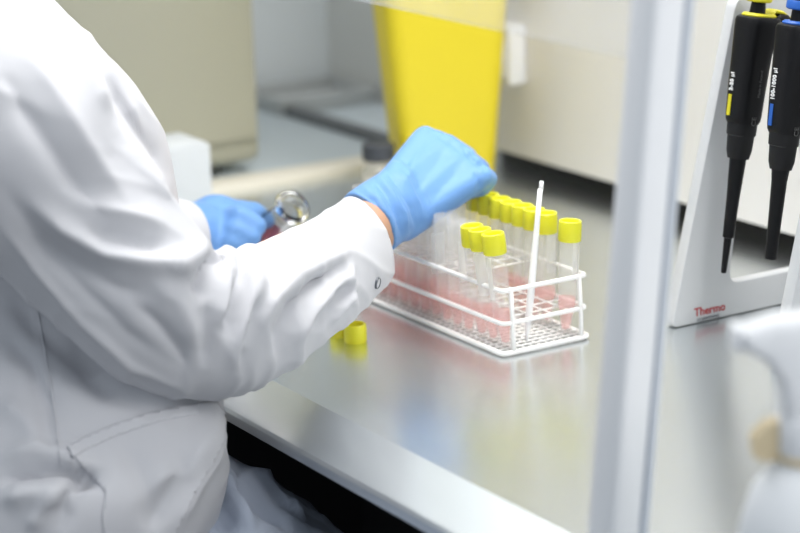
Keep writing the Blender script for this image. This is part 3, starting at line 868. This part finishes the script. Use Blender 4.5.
def drape(name, poly, bvh, off, thick, m, parent, step=4.0):
    """a cloth piece sewn on: the outline is filled with a grid that lies on the cloth below"""
    P = np.array(poly, float); x0, y0 = P.min(0); x1, y1 = P.max(0)
    def inside(x, y):
        c = False; n = len(P)
        for i in range(n):
            (ax_, ay), (bx, by) = P[i], P[i - 1]
            if (ay > y) != (by > y) and x < (bx - ax_) * (y - ay) / (by - ay) + ax_: c = not c
        return c
    b2 = bmesh.new(); vs_ = [b2.verts.new((p[0], p[1], 0)) for p in poly]; f0 = b2.faces.new(vs_)
    # grid by slicing
    for s in np.arange(x0 + step, x1, step):
        bmesh.ops.bisect_plane(b2, geom=b2.verts[:] + b2.edges[:] + b2.faces[:], plane_co=(s, 0, 0), plane_no=(1, 0, 0))
    for s in np.arange(y0 + step, y1, step):
        bmesh.ops.bisect_plane(b2, geom=b2.verts[:] + b2.edges[:] + b2.faces[:], plane_co=(0, s, 0), plane_no=(0, 1, 0))
    bad = []
    for v in b2.verts:
        d = Vector(ray(v.co.x, v.co.y)).normalized()
        h = bvh.ray_cast(Vector(CAM), d)
        if h[0] is None: bad.append(v); continue
        nn = h[1] if h[1].dot(d) < 0 else -h[1]
        v.co = h[0] + nn * off
    bmesh.ops.delete(b2, geom=bad, context='VERTS')
    bmesh.ops.smooth_vert(b2, verts=[v for v in b2.verts if not v.is_boundary], factor=.5, use_axis_x=True, use_axis_y=True, use_axis_z=True)
    bmesh.ops.recalc_face_normals(b2, faces=b2.faces[:])
    o = link(name, bm_mesh(name, b2), m)
    s = o.modifiers.new('thickness', 'SOLIDIFY'); s.thickness = thick; s.offset = 0
    o.parent = parent; o.matrix_parent_inverse = parent.matrix_parent_inverse.copy() if False else Matrix.Translation(-Vector(per.location))
    return o
POCKET = [(67, 448), (84, 438), (112, 426), (142, 416), (170, 409), (196, 404), (216, 402), (225, 415), (224, 440), (214, 462), (196, 492), (182, 520), (170, 545), (104, 545), (102, 515), (105, 492), (90, 474), (76, 460)]
def cp(o):
    o.parent = body_coat; o.matrix_parent_inverse = Matrix.Translation(-Vector(per.location)).inverted() @ Matrix.Translation(-Vector(per.location)); return o
pk = drape('pocket', POCKET, bvh_t, .0009, .0010, 'coat', body_coat)
band = [(67, 448), (84, 438), (112, 426), (142, 416), (170, 409), (196, 404), (198, 415), (172, 420), (145, 427), (116, 437), (90, 449), (73, 458)]
pb = drape('pocket_band', band, bvh_t, .0017, .0008, 'coat_trim', body_coat)
sm = drape('side_seam', [(29, 268), (40, 330), (52, 400), (60, 466), (62, 466), (54.2, 400), (42.2, 330), (31.2, 268)], bvh_t, .0003, .0007, 'coat_trim', body_coat)
for o in (pk, pb, sm): o.matrix_parent_inverse = Matrix.Identity(4)
# snap on the cuff
def on(bvh, u, v_):
    d = Vector(ray(u, v_)).normalized(); h = bvh.ray_cast(Vector(CAM), d); nn = h[1] if h[1].dot(d) < 0 else -h[1]; return h[0], nn
h, nn = on(bvh_sr, 377, 283)
MS = Matrix.Translation(h + nn * .0004) @ nn.to_track_quat('Z', 'Y').to_matrix().to_4x4()
sn = lathe('snap_button', [(.0036, -.0006), (.0036, .0010), (.0040, .0013), (.0045, .0010), (.0047, -.0006)], 'snap_metal', None, 32, MS)
sn2 = lathe('snap_centre', [(0, .0007), (.0034, .0007), (.0037, .0003), (.0037, -.0006), (0, -.0006)], 'coat_trim', None, 28, MS)
for o in (sn, sn2): o.parent = body_coat; o.matrix_parent_inverse = Matrix.Identity(4)
# collar
clr = []
for i in range(41):
    a = math.radians(40 + 280 * i / 40)
    clr.append((-.400 + .072 * math.cos(a), .20 + .078 * math.sin(a), .375 + .012 * math.cos(a + math.pi)))
co_ = tube('collar', clr, [.012] * 41, 'coat_trim', None, 10); co_.parent = body_coat

# --- body under the clothes: one continuous figure
HC = Vector((-.375, .20, .505))
sR = Vector(CRs[45]); wR = at(372, 226, 1.80)
G = [ell_geo((-.39, .13, -.165), .09, .15, .085), capsule_geo((-.375, .14, -.12), (-.335, .17, .08), .095, .09), capsule_geo((-.335, .17, .14), (-.335, .24, .14), .085, .085), capsule_geo((-.36, .19, .20), (-.375, .21, .24), .08, .065), capsule_geo((-.40, .12, .265), (-.405, .28, .265), .05, .05),
     capsule_geo((-.40, .20, .28), (-.39, .20, .42), .055, .05),
     ell_geo(HC, .092, .073, .118), ell_geo(HC + Vector((.022, 0, -.062)), .062, .052, .055),
     capsule_geo(HC + Vector((.088, 0, .01)), HC + Vector((.104, 0, -.018)), .008, .013), ell_geo(HC + Vector((-.005, .074, -.005)), .018, .009, .03), ell_geo(HC + Vector((-.005, -.074, -.005)), .018, .009, .03),
     capsule_geo(HC + Vector((.078, -.016, -.062)), HC + Vector((.078, .016, -.062)), .008, .008)]
el = CRs[112]
G += [capsule_geo((-.40, .10, .26), tuple(sR), .045, .045), capsule_geo(tuple(sR), tuple(el), .045, .034), capsule_geo(tuple(el), tuple(wR), .036, .0245), capsule_geo(tuple(wR), tuple(at(386, 210, 1.835)), .0245, .016)]
G += [capsule_geo((-.405, .28, .265), tuple(LE), .052, .042), capsule_geo(tuple(LE), tuple(LW), .038, .022)]
for y in (.05, .23):
    G += [capsule_geo((-.37, y, -.165), (-.17, y, -.170), .064, .054), capsule_geo((-.17, y, -.170), (.015, y, -.352), .054, .044), capsule_geo((.025, y, -.365), (.045, y, -.68), .043, .034), capsule_geo((.03, y, -.72), (.16, y, -.755), .036, .030)]
bdy = remeshed('body', G, .006, 6, 'skin', per)
for sgn in (-1, 1):
    e_ = ell_geo(HC + Vector((.078, sgn * .03, .008)), .011, .013, .010, 16, 10)
    o = link('eye', pd('eye', *e_), 'eye'); child_at(o, per)
hr = remeshed('hair', [ell_geo(HC + Vector((-.016, 0, .022)), .096, .082, .112), ell_geo(HC + Vector((-.05, 0, -.03)), .062, .076, .08)], .006, 4, 'hair', per)
# trousers and shoes below the coat
for y in (.05, .23):
    tq = [tuple(p) for p in catmull([(-.03, y, -.335), (.03, y, -.38), (.05, y, -.46), (.05, y, -.58), (.04, y, -.70)], 40)]
    child_at(tube('trouser_leg', tq, list(catmull([.078, .074, .066, .058, .056], 40)[:, 0]), 'trousers', None, 28), per)
    sh = remeshed('shoe', [capsule_geo((.01, y, -.752), (.17, y, -.762), .046, .038), capsule_geo((.02, y, -.72), (.02, y, -.75), .044, .046)], .006, 5, 'shoe', per)
    co, no = arr(sh.data); co[:, 2] = np.maximum(co[:, 2], FLOOR + .001); sh.data.vertices.foreach_set('co', co.ravel()); sh.data.update()

# --- right glove
def pc(a, b, ra, rb): return capsule_geo(tuple(at(*a)), tuple(at(*b)), ra, rb)
MCP = {'i': (425, 139, 1.875), 'm': (446, 147, 1.87), 'r': (464, 160, 1.862), 'p': (481, 177, 1.85)}
G = [pc((384, 198, 1.825), MCP['i'], .0155, .0112), pc((386, 206, 1.818), MCP['m'], .0175, .0115), pc((392, 214, 1.815), MCP['r'], .0175, .0112), pc((402, 222, 1.82), MCP['p'], .0165, .0105),
     pc((386, 202, 1.822), (436, 142, 1.873), .016, .0105), pc((389, 210, 1.817), (456, 153, 1.866), .017, .0105), pc((397, 218, 1.818), (473, 168, 1.856), .0165, .010),
     pc((415, 185, 1.845), (440, 172, 1.86), .017, .014), pc((400, 195, 1.835), (425, 165, 1.865), .018, .013), pc((425, 195, 1.84), (460, 178, 1.855), .014, .012)]
tipP = (471, 192, 1.905)
# fingers: knuckle -> middle joint -> tip, curling away and down to the cap
FG = {'i': [(452, 150, 1.925), (466, 172, 1.925), (472, 187, 1.915)], 'm': [(466, 158, 1.915), (474, 176, 1.918), (475, 189, 1.905)], 'r': [(479, 170, 1.885), (481, 183, 1.885), (474, 191, 1.88)], 'p': [(487, 179, 1.858), (482, 187, 1.857), (471, 190, 1.86)]}
for k, ch in FG.items():
    r0 = {'i': .0098, 'm': .0100, 'r': .0096, 'p': .0088}[k]
    q = [MCP[k]] + ch
    for j, (a, b) in enumerate(zip(q[:-1], q[1:])): G.append(pc(a, b, r0 * (1.12 - .1 * j), r0 * (1.02 - .1 * j)))
G += [pc((398, 190, 1.85), (428, 178, 1.895), .014, .012), pc((428, 178, 1.895), (452, 186, 1.915), .0115, .010), pc((452, 186, 1.915), (466, 192, 1.915), .0098, .0082)]
# flared wrist of the glove
cuff = [((344, 196), (391, 252), 1.802), ((352, 190), (398, 246), 1.806), ((364, 182), (406, 240), 1.812), ((380, 172), (414, 234), 1.822), ((392, 160), (425, 226), 1.835)]
vg = []; Cc = [(at(*U, d) + at(*Lo, d)) / 2 for U, Lo, d in cuff]; Ec = [(at(*U, d) - at(*Lo, d)) / 2 for U, Lo, d in cuff]
Cc = catmull(Cc, 24); Ec = catmull(Ec, 24); ng = 40
for i in range(24):
    t = Cc[min(i + 1, 23)] - Cc[max(i - 1, 0)]; t /= np.linalg.norm(t); e1 = Ec[i]; e2 = np.cross(t, e1); e2 = e2 / np.linalg.norm(e2) * np.linalg.norm(e1) * (1.08 - .48 * i / 23)
    for k in range(ng): vg.append(Cc[i] + e1 * np.cos(2 * np.pi * k / ng) + e2 * np.sin(2 * np.pi * k / ng))
fg = [(j * ng + k, j * ng + (k + 1) % ng, (j + 1) * ng + (k + 1) % ng, (j + 1) * ng + k) for j in range(23) for k in range(ng)] + [tuple(range(ng))[::-1], tuple(23 * ng + k for k in range(ng))]
G.append((vg, fg))
glv = remeshed('glove', G, .0018, 12, 'nitrile', per, .5)
glv['label'] = 'blue nitrile glove on the reaching hand'
GLOVE_FOLDS = [
    ([(372, 178), (386, 194), (398, 216), (402, 238)], 2.2, -1.6), ([(378, 176), (392, 192), (405, 214), (408, 234)], 2.0, 1.2), ([(386, 170), (400, 188), (412, 208), (416, 228)], 2.0, -1.4),
    ([(394, 166), (410, 186), (420, 206), (424, 222)], 2.2, 1.0), ([(404, 160), (420, 182), (428, 204), (430, 220)], 2.0, -1.0), ([(362, 186), (380, 200), (392, 222), (395, 244)], 2.2, 1.4), ([(357, 190), (374, 202), (387, 222), (391, 246)], 1.8, -1.2),
    ([(432, 132), (450, 142), (470, 158), (480, 168)], 3, -.8), ([(462, 146), (472, 158), (482, 168)], 1.8, -1.6), ([(478, 162), (486, 168), (488, 170)], 1.8, -1.8), ([(474, 170), (480, 184), (478, 192)], 2, -1.2),
    ([(425, 142), (412, 168), (404, 184)], 4, .8), ([(446, 150), (428, 176), (414, 196)], 5, -.7), ([(464, 164), (444, 186), (430, 204)], 5, -.6),
]
sculpt(glv.data, GLOVE_FOLDS, gain=1.8)

# --- left glove, holding the flask
fb, fn = at(252, 252, 2.00), at(291, 209, 1.945)
fx = fn - fb; fx /= np.linalg.norm(fx)
def lc(a, b, ra, rb): return capsule_geo(tuple(a), tuple(b), ra, rb)
G = [pc((196, 238, 1.95), (216, 226, 1.95), .026, .028), pc((210, 232, 1.95), (232, 224, 1.955), .027, .022), pc((222, 222, 1.965), (240, 215, 1.965), .018, .014)]
for (a, b, c) in (((232, 214, 1.95), (254, 212, 1.965), (266, 220, 1.985)), ((226, 220, 1.935), (240, 216, 1.915), (258, 226, 1.915)), ((222, 230, 1.925), (236, 230, 1.91), (252, 238, 1.91)), ((218, 240, 1.92), (232, 243, 1.908), (246, 249, 1.91)), ((214, 248, 1.92), (226, 253, 1.91), (238, 258, 1.915))):
    G += [pc(a, b, .0105, .0095), pc(b, c, .0095, .0082)]
G += [lc(LW, at(196, 237, 1.93), .031, .031), lc(at(192, 239, 1.925), at(205, 234, 1.95), .032, .028)]
gl2 = remeshed('glove', G, .003, 4, 'nitrile', per); gl2['label'] = 'blue nitrile glove on the hand gripping the flask'

fk = empty('glass_flask', 'small clear glass flask of dark red liquid held in the left glove', 'flask', tuple(fb))
Mf = Matrix.Translation(Vector(fb)) @ Vector(fx).to_track_quat('Z', 'Y').to_matrix().to_4x4()
Lf = float(np.linalg.norm(fn - fb))
child_at(lathe('flask_body', [(0, -.012), (.020, -.012), (.023, -.008), (.023, .020), (.020, .032), (.0125, Lf - .016), (.0118, Lf - .006), (.0150, Lf - .003), (.0165, Lf + .001), (.0155, Lf + .005), (.0125, Lf + .006), (.0105, Lf + .003), (.0105, Lf - .012), (.018, .030), (.021, .019), (.021, -.007), (0, -.010)], 'flask_clear', None, 36, Mf), fk)
child_at(lathe('flask_liquid', [(0, -.009), (.0205, -.007), (.0205, .018), (.0172, .028), (0, .028)], 'liquid_flask', None, 32, Mf), fk)

# ------------------------------------------------------------------ lab stool
sl = empty('lab_stool', 'black round lab stool under the person in the white coat', 'stool', (-.42, .14, FLOOR))
T = Matrix.Translation((-.42, .14, 0))
child_at(lathe('seat', [(0, -.350), (.17, -.350), (.185, -.340), (.185, -.310), (.17, -.2965), (0, -.2965)], 'black', None, 40, T), sl)
child_at(lathe('column', [(0, FLOOR + .07), (.025, FLOOR + .07), (.025, -.350), (0, -.350)], 'metal', None, 20, T), sl)
for k in range(5):
    a = 2 * math.pi * k / 5 + .3
    child_at(tube('leg', [(-.42, .14, FLOOR + .09), (-.42 + .14 * math.cos(a), .14 + .14 * math.sin(a), FLOOR + .075), (-.42 + .26 * math.cos(a), .14 + .26 * math.sin(a), FLOOR + .05)], [.022, .018, .014], 'black', None, 10), sl)
    child_at(lathe('caster', [(0, FLOOR), (.018, FLOOR), (.022, FLOOR + .012), (.022, FLOOR + .036), (0, FLOOR + .045)], 'black', None, 14, Matrix.Translation((-.42 + .26 * math.cos(a), .14 + .26 * math.sin(a), 0))), sl)
